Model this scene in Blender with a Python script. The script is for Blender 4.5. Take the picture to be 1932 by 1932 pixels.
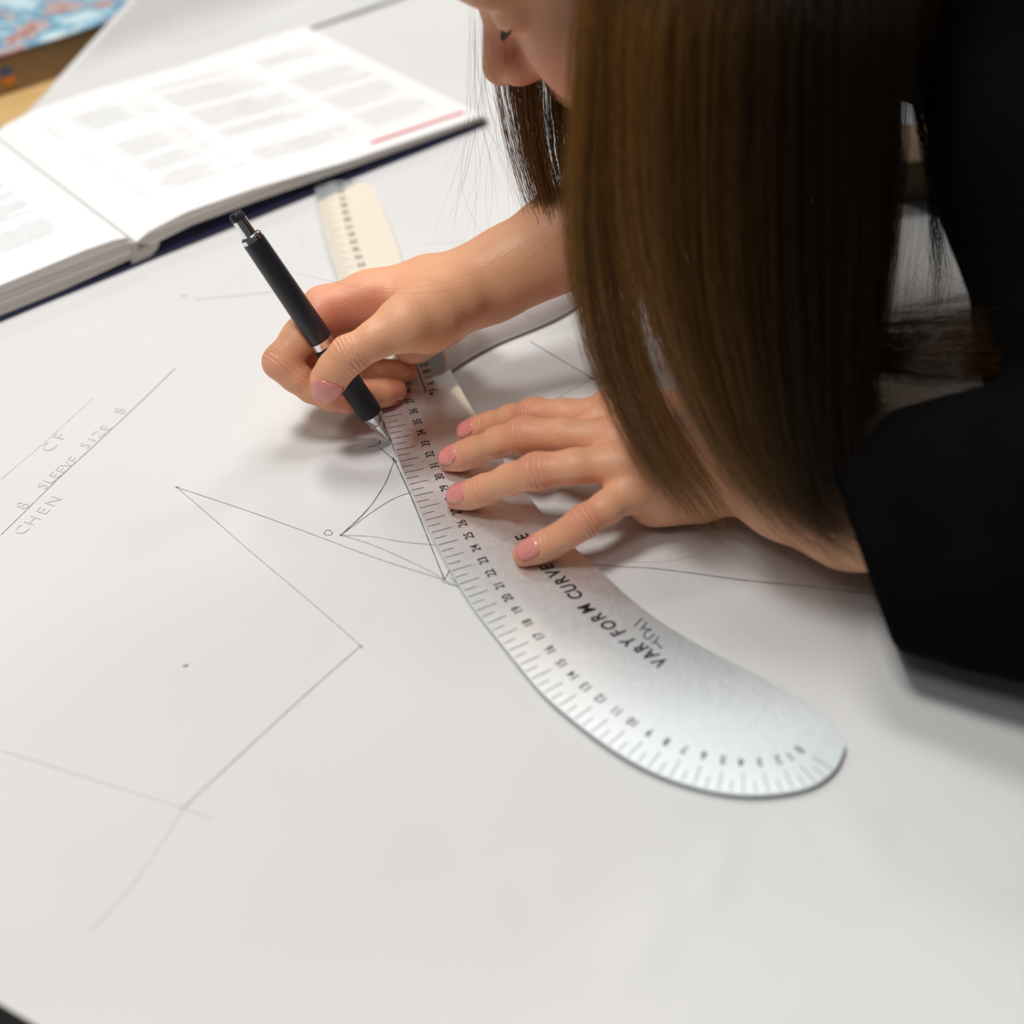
import bpy, bmesh, math, random
import numpy as np
from mathutils import Matrix, Vector
random.seed(7); rng = np.random.default_rng(7)
for o in list(bpy.data.objects): bpy.data.objects.remove(o, do_unlink=True)
scene = bpy.context.scene
COL = scene.collection

# ------------------------------------------------------------------ camera
# metres; the table surface is z = 0, the floor is z = -0.75
F, TH, RO, CH = 2817.0, math.radians(39.9), math.radians(3.5), 0.467
CC, SS = math.cos(RO), math.sin(RO)
CAM = np.array([0, 0, CH])
def ray(u, v):
    x, y = u - 966.0, v - 966.0
    x, y = (CC*x - SS*y)/F, (SS*x + CC*y)/F
    return np.array([x, math.cos(TH) - y*math.sin(TH), -(math.sin(TH) + y*math.cos(TH))])
def at(u, v, z=0.0):                    # photo direction met with the height z
    d = ray(u, v); return CAM + d*((z - CH)/d[2])
def atZ(u, v, Z): return CAM + ray(u, v)*Z
def atY(u, v, Y):
    d = ray(u, v); return CAM + d*(Y/d[1])
down = Vector((0, -math.sin(TH), -math.cos(TH))); X = Vector((1, 0, 0))
right = CC*X + SS*down; vdn = -SS*X + CC*down; fwd = Vector((0, math.cos(TH), -math.sin(TH)))
cam_d = bpy.data.cameras.new('camera'); cam = bpy.data.objects.new('camera', cam_d); COL.objects.link(cam)
m = Matrix.Identity(4)
for i in range(3):
    m[i][0] = right[i]; m[i][1] = -vdn[i]; m[i][2] = -fwd[i]; m[i][3] = CAM[i]
cam.matrix_world = m
cam_d.sensor_fit = 'HORIZONTAL'; cam_d.sensor_width = 24.0; cam_d.lens = F/1932*24.0
cam_d.clip_start = 0.02
cam_d.dof.use_dof = True; cam_d.dof.focus_distance = 0.752; cam_d.dof.aperture_fstop = 2.8
scene.camera = cam

# ------------------------------------------------------------------ light
scene.view_settings.view_transform = 'Standard'; scene.view_settings.look = 'None'
scene.view_settings.gamma = 1.0; scene.view_settings.use_curve_mapping = False
scene.view_settings.exposure = -0.47
w = bpy.data.worlds.new('room_light'); scene.world = w; w.use_nodes = True
w.node_tree.nodes['Background'].inputs[0].default_value = (0.93, 0.97, 1.0, 1)
w.node_tree.nodes['Background'].inputs[1].default_value = 0.11
def area(name, loc, target, sx, sy, power, color):
    l = bpy.data.lights.new(name, 'AREA'); l.shape = 'RECTANGLE'; l.size = sx; l.size_y = sy
    l.energy = power; l.color = color
    o = bpy.data.objects.new(name, l); COL.objects.link(o); o.location = loc
    o.rotation_euler = (Vector(target) - Vector(loc)).to_track_quat('-Z', 'Y').to_euler()
    return o
# ceiling panels, last two added to brighten hand and gap; warm lamp further back
for px_, py_, pw, sz in ((-0.50, 0.34, 28, .36), (-1.15, 2.15, 12, .42), (-0.05, 1.10, 19, .42), (-0.60, -0.45, 9, .45), (1.05, 2.05, 22, .55)):
    area('ceiling_and_fill_light', (px_, py_, 1.9), (px_, py_, 0), sz, sz, pw, (1.0, 0.99, 0.97))
area('warm_lamp_light', (-0.40, 4.15, 1.9), (-0.35, 3.0, 0), 0.32, 0.28, 14, (1.0, 0.72, 0.43))

# ------------------------------------------------------------------ materials
def mat(name, color=(0.8, 0.8, 0.8), rough=0.5, metal=0.0, spec=0.5, noise=None, bump=None, **kw):
    """noise=(scale, amount): value mottling of the base colour; bump=(scale, strength, distance)"""
    M = bpy.data.materials.new(name); M.use_nodes = True
    nt = M.node_tree; b = nt.nodes['Principled BSDF']
    b.inputs['Base Color'].default_value = (*color, 1); b.inputs['Roughness'].default_value = rough
    b.inputs['Metallic'].default_value = metal; b.inputs['Specular IOR Level'].default_value = spec
    tc = nt.nodes.new('ShaderNodeTexCoord')
    if noise:
        n = nt.nodes.new('ShaderNodeTexNoise'); n.inputs['Scale'].default_value = noise[0]; n.inputs['Detail'].default_value = 5
        r = nt.nodes.new('ShaderNodeMapRange'); r.inputs[3].default_value = 1 - noise[1]; r.inputs[4].default_value = 1 + noise[1]
        r.inputs[1].default_value = .25; r.inputs[2].default_value = .75
        mx = nt.nodes.new('ShaderNodeVectorMath'); mx.operation = 'SCALE'; mx.inputs[0].default_value = color
        nt.links.new(tc.outputs['Object'], n.inputs['Vector']); nt.links.new(n.outputs['Fac'], r.inputs[0])
        nt.links.new(r.outputs[0], mx.inputs['Scale']); nt.links.new(mx.outputs[0], b.inputs['Base Color'])
    if bump:
        n = nt.nodes.new('ShaderNodeTexNoise'); n.inputs['Scale'].default_value = bump[0]; n.inputs['Detail'].default_value = 6
        bp = nt.nodes.new('ShaderNodeBump'); bp.inputs['Strength'].default_value = bump[1]; bp.inputs['Distance'].default_value = bump[2]
        nt.links.new(tc.outputs['Object'], n.inputs['Vector']); nt.links.new(n.outputs['Fac'], bp.inputs['Height'])
        nt.links.new(bp.outputs[0], b.inputs['Normal'])
    for k, v in kw.items(): b.inputs[k.replace('_', ' ')].default_value = v
    return M
M = {}
M['paper'] = mat('pattern_paper', (0.70, 0.69, 0.68), 0.75, spec=0.25, noise=(9, .018), bump=(55, .25, .0012))
M['curl'] = mat('curled_paper', (0.76, 0.72, 0.70), 0.75, spec=0.25, noise=(20, .02), bump=(60, .2, .001))
M['pencil'] = mat('pencil_graphite', (0.10, 0.10, 0.105), 0.5)
M['pencil_soft'] = mat('pencil_graphite_soft', (0.34, 0.345, 0.35), 0.6)
M['pencil_faint'] = mat('pencil_graphite_faint', (0.625, 0.625, 0.615), 0.6)
M['ink'] = mat('black_print', (0.012, 0.012, 0.014), 0.4)
M['ink_blue'] = mat('blue_pen_ink', (0.05, 0.05, 0.12), 0.4)
M['black'] = mat('black_cotton', (0.0035, 0.0035, 0.0038), 0.95, spec=0.02, noise=(40, .2), bump=(300, .3, .001))
M['barrel'] = mat('black_anodised', (0.012, 0.013, 0.019), 0.38, spec=0.6)
M['grip'] = mat('black_rubber', (0.012, 0.013, 0.016), 0.65, bump=(900, .4, .0006))
M['chrome'] = mat('chrome', (0.82, 0.82, 0.84), 0.10, metal=1.0)
M['nib'] = mat('pencil_lead', (0.05, 0.05, 0.05), 0.4)
M['page'] = mat('book_page', (0.87, 0.865, 0.87), 0.6, noise=(6, .02))
M['pageside'] = mat('book_page_edges', (0.62, 0.58, 0.54), 0.8)
M['cover'] = mat('navy_cover', (0.022, 0.03, 0.10), 0.35)
M['spine'] = mat('book_spine_paper', (0.45, 0.42, 0.39), 0.7)
M['print'] = mat('grey_print', (0.845, 0.845, 0.85), 0.7, noise=(300, .12))
M['red'] = mat('red_print', (0.72, 0.13, 0.13), 0.6)
M['wood'] = mat('pale_wood', (0.66, 0.43, 0.18), 0.5, noise=(14, .10))
M['metal_leg'] = mat('grey_metal', (0.3, 0.3, 0.31), 0.4, metal=1.0)
M['floor'] = mat('dark_floor', (0.06, 0.055, 0.06), 0.6, noise=(5, .2))
M['card'] = mat('brown_card', (0.26, 0.165, 0.085), 0.7, noise=(30, .06))
M['olive'] = mat('olive_card', (0.12, 0.085, 0.035), 0.6, noise=(25, .25))
M['white_plastic'] = mat('white_plastic', (0.75, 0.77, 0.78), 0.3)
M['blue_dot'] = mat('blue_sticker', (0.05, 0.10, 0.24), 0.5)
M['orange_dot'] = mat('orange_sticker', (0.62, 0.20, 0.02), 0.5)
M['lash'] = mat('eyelash', (0.02, 0.012, 0.01), 0.6)
M['nail'] = mat('fingernail', (0.80, 0.29, 0.26), 0.22, spec=0.5, noise=(250, .06))
M['nail_tip'] = mat('nail_edge', (0.70, 0.56, 0.40), 0.3)
# brushed steel-grey ruler
def ruler_mat():
    Mx = mat('brushed_aluminium', (0.82, 0.87, 0.89), 0.3, metal=1.0)
    nt = Mx.node_tree; b = nt.nodes['Principled BSDF']; tc = nt.nodes.new('ShaderNodeTexCoord')
    mp = nt.nodes.new('ShaderNodeMapping'); mp.inputs['Rotation'].default_value = (0, 0, math.radians(-55)); mp.inputs['Scale'].default_value = (900, 90, 90)
    n = nt.nodes.new('ShaderNodeTexNoise'); n.inputs['Scale'].default_value = 1.0; n.inputs['Detail'].default_value = 4
    n2 = nt.nodes.new('ShaderNodeTexNoise'); n2.inputs['Scale'].default_value = 700; n2.inputs['Detail'].default_value = 4
    r = nt.nodes.new('ShaderNodeMapRange'); r.inputs[1].default_value = .3; r.inputs[2].default_value = .7; r.inputs[3].default_value = .43; r.inputs[4].default_value = .50
    bp = nt.nodes.new('ShaderNodeBump'); bp.inputs['Strength'].default_value = .12; bp.inputs['Distance'].default_value = .0003
    nt.links.new(tc.outputs['Object'], mp.inputs[0]); nt.links.new(mp.outputs[0], n.inputs['Vector']); nt.links.new(tc.outputs['Object'], n2.inputs['Vector'])
    nt.links.new(n2.outputs['Fac'], r.inputs[0]); nt.links.new(r.outputs[0], b.inputs['Roughness'])
    nt.links.new(n.outputs['Fac'], bp.inputs['Height']); nt.links.new(bp.outputs[0], b.inputs['Normal'])
    return Mx
M['ruler'] = ruler_mat()
def page_side_mat():
    Mx = M['pageside']; nt = Mx.node_tree; b = nt.nodes['Principled BSDF']; tc = nt.nodes.new('ShaderNodeTexCoord')
    mp = nt.nodes.new('ShaderNodeMapping'); mp.inputs['Scale'].default_value = (3, 3, 700)
    n = nt.nodes.new('ShaderNodeTexNoise'); n.inputs['Scale'].default_value = 1.0
    cr = nt.nodes.new('ShaderNodeValToRGB'); cr.color_ramp.elements[0].position = .35; cr.color_ramp.elements[1].position = .65
    cr.color_ramp.elements[0].color = (.40, .36, .33, 1); cr.color_ramp.elements[1].color = (.66, .62, .58, 1)
    nt.links.new(tc.outputs['Object'], mp.inputs[0]); nt.links.new(mp.outputs[0], n.inputs['Vector'])
    nt.links.new(n.outputs['Fac'], cr.inputs[0]); nt.links.new(cr.outputs[0], b.inputs['Base Color'])
page_side_mat()
def picture_mat():
    Mx = mat('picture_print', (.5, .6, .7), 0.35); nt = Mx.node_tree; b = nt.nodes['Principled BSDF']; tc = nt.nodes.new('ShaderNodeTexCoord')
    n = nt.nodes.new('ShaderNodeTexNoise'); n.inputs['Scale'].default_value = 26; n.inputs['Detail'].default_value = 3
    cr = nt.nodes.new('ShaderNodeValToRGB'); e = cr.color_ramp.elements
    e[0].position = .30; e[0].color = (.03, .03, .06, 1); e[1].position = .72; e[1].color = (.75, .85, .88, 1)
    for p, c in ((.40, (.30, .22, .26, 1)), (.46, (.50, .20, .18, 1)), (.50, (.55, .48, .45, 1)), (.55, (.10, .30, .48, 1)), (.62, (.45, .66, .74, 1))):
        x = e.new(p); x.color = c
    nt.links.new(tc.outputs['Object'], n.inputs['Vector']); nt.links.new(n.outputs['Fac'], cr.inputs[0]); nt.links.new(cr.outputs[0], b.inputs['Base Color'])
    return Mx
M['picture'] = picture_mat()
def hair_mat():
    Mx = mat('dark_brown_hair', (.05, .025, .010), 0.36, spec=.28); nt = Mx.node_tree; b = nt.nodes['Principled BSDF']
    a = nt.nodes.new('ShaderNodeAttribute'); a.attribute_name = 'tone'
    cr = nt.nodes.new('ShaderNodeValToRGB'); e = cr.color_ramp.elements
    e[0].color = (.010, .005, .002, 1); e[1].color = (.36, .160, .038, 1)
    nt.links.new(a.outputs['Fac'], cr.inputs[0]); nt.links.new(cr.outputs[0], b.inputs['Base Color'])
    return Mx
M['hair'] = hair_mat()
def skin_mat():
    Mx = mat('skin', (.55, .30, .19), 0.46, spec=.4); nt = Mx.node_tree; b = nt.nodes['Principled BSDF']
    tc = nt.nodes.new('ShaderNodeTexCoord')
    bl = nt.nodes.new('ShaderNodeAttribute'); bl.attribute_name = 'blush'
    wk = nt.nodes.new('ShaderNodeAttribute'); wk.attribute_name = 'wrinkle'
    ax = nt.nodes.new('ShaderNodeAttribute'); ax.attribute_name = 'axial'
    n = nt.nodes.new('ShaderNodeTexNoise'); n.inputs['Scale'].default_value = 90; n.inputs['Detail'].default_value = 4
    mixn = nt.nodes.new('ShaderNodeMix'); mixn.data_type = 'RGBA'
    mixn.inputs[6].default_value = (.86, .455, .265, 1); mixn.inputs[7].default_value = (.80, .395, .22, 1)
    mixb = nt.nodes.new('ShaderNodeMix'); mixb.data_type = 'RGBA'; mixb.inputs[7].default_value = (.76, .24, .16, 1)
    nt.links.new(tc.outputs['Object'], n.inputs['Vector']); nt.links.new(n.outputs['Fac'], mixn.inputs[0])
    nt.links.new(mixn.outputs[2], mixb.inputs[6]); nt.links.new(bl.outputs['Fac'], mixb.inputs[0])
    nt.links.new(mixb.outputs[2], b.inputs['Base Color'])
    # knuckle creases: ridges across the finger, fading away from the joint
    nz = nt.nodes.new('ShaderNodeTexNoise'); nz.inputs['Scale'].default_value = 260
    add = nt.nodes.new('ShaderNodeMath'); add.operation = 'MULTIPLY_ADD'; add.inputs[1].default_value = 7.5
    mul = nt.nodes.new('ShaderNodeMath'); mul.operation = 'MULTIPLY'; mul.inputs[1].default_value = 2700
    sn = nt.nodes.new('ShaderNodeMath'); sn.operation = 'SINE'
    m2 = nt.nodes.new('ShaderNodeMath'); m2.operation = 'MULTIPLY'
    fine = nt.nodes.new('ShaderNodeTexVoronoi'); fine.inputs['Scale'].default_value = 900
    m3 = nt.nodes.new('ShaderNodeMath'); m3.operation = 'MULTIPLY_ADD'; m3.inputs[1].default_value = .35
    bp = nt.nodes.new('ShaderNodeBump'); bp.inputs['Strength'].default_value = .45; bp.inputs['Distance'].default_value = .00065
    nt.links.new(tc.outputs['Object'], nz.inputs['Vector']); nt.links.new(tc.outputs['Object'], fine.inputs['Vector'])
    nt.links.new(ax.outputs['Fac'], mul.inputs[0]); nt.links.new(nz.outputs['Fac'], add.inputs[0]); nt.links.new(mul.outputs[0], add.inputs[2])
    nt.links.new(add.outputs[0], sn.inputs[0]); nt.links.new(sn.outputs[0], m2.inputs[0]); nt.links.new(wk.outputs['Fac'], m2.inputs[1])
    nt.links.new(fine.outputs['Distance'], m3.inputs[0]); nt.links.new(m2.outputs[0], m3.inputs[2])
    nt.links.new(m3.outputs[0], bp.inputs['Height']); nt.links.new(bp.outputs[0], b.inputs['Normal'])
    b.inputs['Subsurface Weight'].default_value = .18; b.inputs['Subsurface Radius'].default_value = (1.0, .35, .18); b.inputs['Subsurface Scale'].default_value = .004
    return Mx
M['skin'] = skin_mat()

# ------------------------------------------------------------------ helpers
def tag(o, label=None, cat=None, group=None, kind=None):
    if label: o['label'] = label
    if cat: o['category'] = cat
    if group: o['group'] = group
    if kind: o['kind'] = kind
    return o
def empty(name, loc=(0, 0, 0)):
    o = bpy.data.objects.new(name, None); COL.objects.link(o); o.location = loc; o.empty_display_size = .02; return o
def obj(name, V, Fc, m, parent=None, smooth=False):
    me = bpy.data.meshes.new(name)
    me.from_pydata([tuple(map(float, v)) for v in V], [], [tuple(int(i) for i in f) for f in Fc]); me.update()
    return link(name, me, m, parent, smooth)
def link(name, me, m, parent=None, smooth=False):
    me.materials.append(m)
    if smooth: me.polygons.foreach_set('use_smooth', [True]*len(me.polygons))
    o = bpy.data.objects.new(name, me); COL.objects.link(o)
    if parent:
        o.parent = parent; o.matrix_parent_inverse = Matrix.Translation(parent.location).inverted()
    return o
def fast_mesh(name, V, Q):              # V (n,3), Q (m,k) arrays
    me = bpy.data.meshes.new(name); k = Q.shape[1]
    me.vertices.add(len(V)); me.vertices.foreach_set('co', np.ascontiguousarray(V, np.float32).ravel())
    me.loops.add(Q.size); me.loops.foreach_set('vertex_index', np.ascontiguousarray(Q, np.int32).ravel())
    me.polygons.add(len(Q)); me.polygons.foreach_set('loop_start', np.arange(0, Q.size, k, dtype=np.int32))
    me.update(calc_edges=True); me.validate(); return me
def attr(me, name, val):
    a = me.attributes.new(name, 'FLOAT', 'POINT'); a.data.foreach_set('value', np.ascontiguousarray(val, np.float32))
def box(c, s, ax=None):
    ax = np.eye(3) if ax is None else np.array(ax); V = []
    for z in (-1, 1):
        for y in (-1, 1):
            for x in (-1, 1): V.append(np.array(c) + ax[0]*x*s[0]/2 + ax[1]*y*s[1]/2 + ax[2]*z*s[2]/2)
    return V, [(0, 2, 3, 1), (4, 5, 7, 6), (0, 1, 5, 4), (2, 6, 7, 3), (0, 4, 6, 2), (1, 3, 7, 5)]
def bevel_obj(o, w, seg=2):
    md = o.modifiers.new('bevel', 'BEVEL'); md.width = w; md.segments = seg; md.limit_method = 'ANGLE'; return o
def catmull(P, n):
    P = np.asarray(P, float); d = np.r_[0, np.cumsum(np.linalg.norm(np.diff(P, axis=0), axis=1)**.5)]
    t = np.linspace(0, d[-1], n); out = np.zeros((n, P.shape[1]))
    T = np.zeros_like(P); T[1:-1] = (P[2:] - P[:-2])/(d[2:] - d[:-2])[:, None]; T[0] = (P[1]-P[0])/(d[1]-d[0]); T[-1] = (P[-1]-P[-2])/(d[-1]-d[-2])
    i = np.clip(np.searchsorted(d, t, 'right') - 1, 0, len(P)-2); h = (d[i+1]-d[i]); s = (t-d[i])/h
    s = s[:, None]; h = h[:, None]
    return (2*s**3-3*s**2+1)*P[i] + (s**3-2*s**2+s)*h*T[i] + (-2*s**3+3*s**2)*P[i+1] + (s**3-s**2)*h*T[i+1]
def lathe(prof, a, b, n=40):
    """prof: list of (t in metres along a->b, radius)"""
    a = np.array(a); ax = np.array(b) - a; ax = ax/np.linalg.norm(ax)
    e1 = np.cross(ax, [0, 0, 1]); e1 /= np.linalg.norm(e1); e2 = np.cross(ax, e1); V = []; Fc = []
    for t, r in prof:
        for k in range(n):
            an = 2*math.pi*k/n; V.append(a + ax*t + (e1*math.cos(an) + e2*math.sin(an))*r)
    for i in range(len(prof)-1):
        for k in range(n): Fc.append((i*n+k, (i+1)*n+k, (i+1)*n+(k+1) % n, i*n+(k+1) % n))
    Fc.append(tuple(range(n))); Fc.append(tuple(range((len(prof)-1)*n, len(prof)*n))[::-1])
    return V, Fc
def hash2(i, j, s): 
    h = np.sin(i*127.1 + j*311.7 + s*74.7)*43758.5453; return h - np.floor(h)
def vnoise(x, y, s=0):
    i, j = np.floor(x), np.floor(y); fx, fy = x-i, y-j; fx = fx*fx*(3-2*fx); fy = fy*fy*(3-2*fy)
    return (hash2(i, j, s)*(1-fx) + hash2(i+1, j, s)*fx)*(1-fy) + (hash2(i, j+1, s)*(1-fx) + hash2(i+1, j+1, s)*fx)*fy
def seg_dist(x, y, a, b):
    ax, ay = a; bx, by = b; dx, dy = bx-ax, by-ay; t = np.clip(((x-ax)*dx + (y-ay)*dy)/(dx*dx+dy*dy), 0, 1)
    return np.hypot(x-ax-t*dx, y-ay-t*dy), t
def sm(e0, e1, x): t = np.clip((x-e0)/(e1-e0), 0, 1); return t*t*(3-2*t)

# ------------------------------------------------------------------ room floor and table
D1 = np.array([.845, -.534]); N1 = np.array([.534, .845])        # table axes
def tb(a, b): return D1*a + N1*b
V, Fc = box((0.2, 0.8, -.77), (5, 5, .04)); tag(obj('floor', V, Fc, M['floor']), kind='structure')
table = empty('work_table', (*tb(-.5, .85), -.75)); tag(table, 'pale wooden work table under the pattern paper', 'table')
ax3 = (np.array([*D1, 0]), np.array([*N1, 0]), np.array([0, 0, 1.]))
A0, A1, B0, B1 = -1.15, .10, .166, 1.75
V, Fc = box((*tb((A0+A1)/2, (B0+B1)/2), -.017), (A1-A0, B1-B0, .028), ax3)
bevel_obj(obj('table_top', V, Fc, M['wood'], table), .002)
for a in (A0+.07, A1-.07):
    for b in (B0+.07, B1-.07):
        V, Fc = box((*tb(a, b), -.39), (.045, .045, .72), ax3); obj('leg', V, Fc, M['metal_leg'], table)

# ------------------------------------------------------------------ pattern paper
RIDGES = []                                                     # soft wrinkles, (a, b, width, height)
for (p, q, wd, h) in (((1380, 1560), (1330, 1720), .007, .0010), ((1250, 1700), (1180, 1860), .010, .0012), ((1450, 1560), (1560, 1640), .006, .0006),
                      ((1000, 1330), (860, 1120), .006, .0005), ((1300, 1180), (1390, 1260), .006, .0007), ((1560, 1500), (1700, 1700), .012, .0012),
                      ((600, 880), (720, 930), .006, .0007), ((650, 1180), (700, 1110), .007, .0006), ((1210, 1040), (1250, 1160), .01, .0008), ((900, 1620), (960, 1820), .012, .0009),
                      ((1030, 940), (1095, 925), .005, .0035), ((1130, 1010), (1330, 1010), .008, .0007), ((1020, 1590), (1080, 1730), .015, .0008), ((700, 1500), (760, 1640), .016, .0006)):
    RIDGES.append((at(*p)[:2], at(*q)[:2], wd, h))
def paper_h(x, y):
    x = np.asarray(x, float); y = np.asarray(y, float)
    h = -.0022 + .0011*(vnoise(x*11, y*11, 1) - .3) + .0006*(vnoise(x*31+5, y*31, 2) - .5)
    for a, b, wd, hh in RIDGES:
        d, t = seg_dist(x, y, a, b); h = h + 1.5*hh*np.exp(-(d/wd)**2)*np.sin(np.pi*np.clip(t*.9+.05, 0, 1))
    return h
# sheet outline in table axes: near edge b = .154, left edge slanted past the wooden corner
Nx, Ny = 330, 330
aa = np.linspace(0, 1, Nx); bb = np.linspace(0, 1, Ny)
eL0, eL1 = np.array(at(110, 240)[:2]), np.array(at(345, 4)[:2]); dirL = (eL1-eL0)/np.linalg.norm(eL1-eL0)
def left_edge(b):                           # point of the left edge at table coordinate b
    s = (b - eL0@N1)/(dirL@N1); return eL0 + dirL*s
V = np.zeros((Ny, Nx, 3))
for j, t in enumerate(bb):
    b = .154 + (1.34-.154)*t; L = left_edge(b); aL = L@D1
    aa_ = aL + (.085-aL)*aa
    V[j, :, 0] = D1[0]*aa_ + N1[0]*b; V[j, :, 1] = D1[1]*aa_ + N1[1]*b
V[..., 2] = paper_h(V[..., 0], V[..., 1])
idx = np.arange(Nx*Ny).reshape(Ny, Nx)
Q = np.stack([idx[:-1, :-1], idx[:-1, 1:], idx[1:, 1:], idx[1:, :-1]], -1).reshape(-1, 4)
paper = link('pattern_paper', fast_mesh('pattern_paper', V.reshape(-1, 3), Q), M['paper'], None, True)
tag(paper, 'large sheet of white pattern paper with pencil lines covering the table', 'paper')

def strip(pts, wd, lift=.00022, hf=paper_h, jitter=0.0):         # pts (n,2) world -> ribbon on the paper
    pts = np.asarray(pts, float); t = np.gradient(pts, axis=0); t /= np.linalg.norm(t, axis=1)[:, None] + 1e-12
    nn = np.stack([-t[:, 1], t[:, 0]], 1); n = len(pts)
    wv = wd*(1 + jitter*rng.standard_normal(n))[:, None]
    a = pts + nn*wv/2; b = pts - nn*wv/2
    Vv = np.concatenate([np.c_[a, hf(*a.T)+lift], np.c_[b, hf(*b.T)+lift]])
    return Vv, [(i, i+1, n+i+1, n+i) for i in range(n-1)]
def pencil(px, wd, m, name='pencil_line'):
    w2 = np.array([at(u, v)[:2] for u, v in px]); L = np.linalg.norm(np.diff(w2, axis=0), axis=1).sum()
    n = max(3, int(L/.0025), 5*len(px)); p = catmull(w2, n) if len(px) > 2 else w2[0] + (w2[1]-w2[0])*np.linspace(0, 1, n)[:, None]
    Vv, Ff = strip(p, wd, jitter=.18); return obj(name, Vv, Ff, m, paper)
P1, P2, P3 = M['pencil'], M['pencil_soft'], M['pencil_faint']
pencil([(332, 913), (500, 1058), (600, 1143), (680, 1214)], .00035, P2)
pencil([(680, 1214), (560, 1320), (430, 1440), (345, 1520)], .0005, P2)
pencil([(345, 1520), (300, 1590), (240, 1672), (165, 1755)], .0006, P3)
pencil([(332, 913), (530, 980), (700, 1043), (842, 1090), (866, 1102)], .00035, P2)
pencil([(642, 1003), (690, 958), (722, 915), (743, 866)], .0004, P1)
pencil([(642, 1003), (700, 961), (745, 934), (778, 922)], .0003, P1)
pencil([(642, 1003), (700, 1006), (760, 1016), (826, 1022)], .0003, P2)
pencil([(642, 1003), (700, 1021), (780, 1056), (838, 1087)], .0003, P2)
pencil([(741, 858), (772, 925), (806, 1008), (838, 1088)], .0005, P1)
pencil([(838, 1088), (848, 1070)], .0004, P1)
pencil([(832, 1090), (850, 1097), (864, 1101)], .0006, P2)
pencil([(846, 1083), (860, 1093)], .0004, P2)
pencil([(716, 827), (713, 835), (694, 840)], .0004, P1)
pencil([(694, 840), (700, 836), (713, 831)], .0003, P2)
pencil([(718, 842), (730, 852), (743, 863)], .0004, P1)
pencil([(740, 862), (747, 867)], .0011, P1)
pencil([(330, 687), (200, 812), (100, 906), (0, 1003)], .00045, P2)
pencil([(175, 745), (90, 822), (0, 900)], .0003, P3)
pencil([(0, 1410), (120, 1448), (250, 1490), (345, 1520), (398, 1538)], .0007, P3)
pencil([(344, 1253), (354, 1250)], .0010, P1)
pencil([(330, 913), (336, 913)], .0010, P1); pencil([(640, 1003), (645, 1003)], .0010, P1)
pencil([(677, 1213), (684, 1217)], .0010, P2)
pencil([(340, 1520), (350, 1518)], .0016, P3)
pencil([(1108, 1057), (1200, 1066), (1290, 1073), (1400, 1088), (1530, 1101), (1665, 1118)], .00035, P1)
pencil([(1650, 1120), (1665, 1124)], .0004, P1); pencil([(1652, 1126), (1668, 1130)], .0004, P1)
pencil([(1090, 1026), (1140, 1036), (1240, 1040)], .0002, P3)
pencil([(1150, 1050), (1220, 1056), (1300, 1045), (1360, 1018)], .0002, P3)
pencil([(1000, 640), (1060, 675), (1117, 709)], .0006, P2); pencil([(1117, 709), (1075, 732), (1034, 756)], .0005, P3)
pencil([(1112, 707), (1121, 711)], .0016, P1)
pencil([(340, 552), (352, 553)], .0016, P3); pencil([(366, 560), (440, 553), (520, 546)], .0006, P3)
pencil([(560, 430), (575, 470)], .0005, P3)
pencil([(800, 455), (880, 450)], .0004, P3)
o_pts = [(618 + 7.5*math.cos(a) + 1.5*math.sin(2*a), 998 + 5*math.sin(a)) for a in np.linspace(0, 6.6, 12)]
pencil(o_pts, .0003, P1, 'pencil_letter')

# ------------------------------------------------------------------ lettering
def glyph_mesh(txt, size, bold=0.0, shear=0.0):
    cu = bpy.data.curves.new('tmp', 'FONT'); cu.body = txt; cu.size = size; cu.offset = bold; cu.shear = shear
    cu.align_x = 'CENTER'; cu.align_y = 'CENTER'; cu.resolution_u = 3
    o = bpy.data.objects.new('tmp', cu); COL.objects.link(o)
    dg = bpy.context.evaluated_depsgraph_get(); me = o.evaluated_get(dg).to_mesh()
    Vv = np.array([v.co[:] for v in me.vertices]); Ff = [tuple(p.vertices) for p in me.polygons]
    bpy.data.objects.remove(o); bpy.data.curves.remove(cu)
    return Vv, Ff
class Merge:
    def __init__(s): s.V = []; s.F = []
    def add(s, V, Fc):
        k = len(s.V); s.V += list(V); s.F += [tuple(i+k for i in f) for f in Fc]
    def glyph(s, txt, pos, dx, size, z, bold=0.0, shear=0.0, sx=1.0):
        Vv, Ff = glyph_mesh(txt, size, bold, shear)
        if len(Vv) == 0: return
        dx = np.array(dx[:2], float); dx /= np.linalg.norm(dx); dy = np.array([-dx[1], dx[0]])
        P = np.array(pos[:2]) + Vv[:, :1]*sx*dx + Vv[:, 1:2]*dy
        zz = z(*P.T) if callable(z) else np.full(len(P), z)
        s.add(np.c_[P, zz], Ff)
    def build(s, name, m, parent=None): return obj(name, s.V, s.F, m, parent)
zp = lambda x, y: paper_h(x, y) + .0003
def hand_text(chars, m, size, name='pencil_lettering'):
    mg = Merge()
    for ch, u, v, du, dv in chars:
        p = at(u, v); q = at(u+du, v+dv); mg.glyph(ch, p, (q-p), size, zp, bold=-.00012 if size < .02 else 0)
    mg.build(name, m, paper)
line = lambda s, u0, v0, u1, v1: [(c, u0+(u1-u0)*i/max(1, len(s)-1), v0+(v1-v0)*i/max(1, len(s)-1), u1-u0 or 1, v1-v0) for i, c in enumerate(s) if c != ' ']
hand_text(line('8', 42, 948, 52, 938), P3, .010)
hand_text(line('SLEEVE', 80, 912, 138, 862), P3, .009)
hand_text(line('SIZE', 160, 835, 198, 802), P3, .009)
hand_text(line('8', 226, 769, 236, 759), P3, .010)
hand_text(line('CF', 92, 838, 112, 818), P3, .011)
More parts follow.
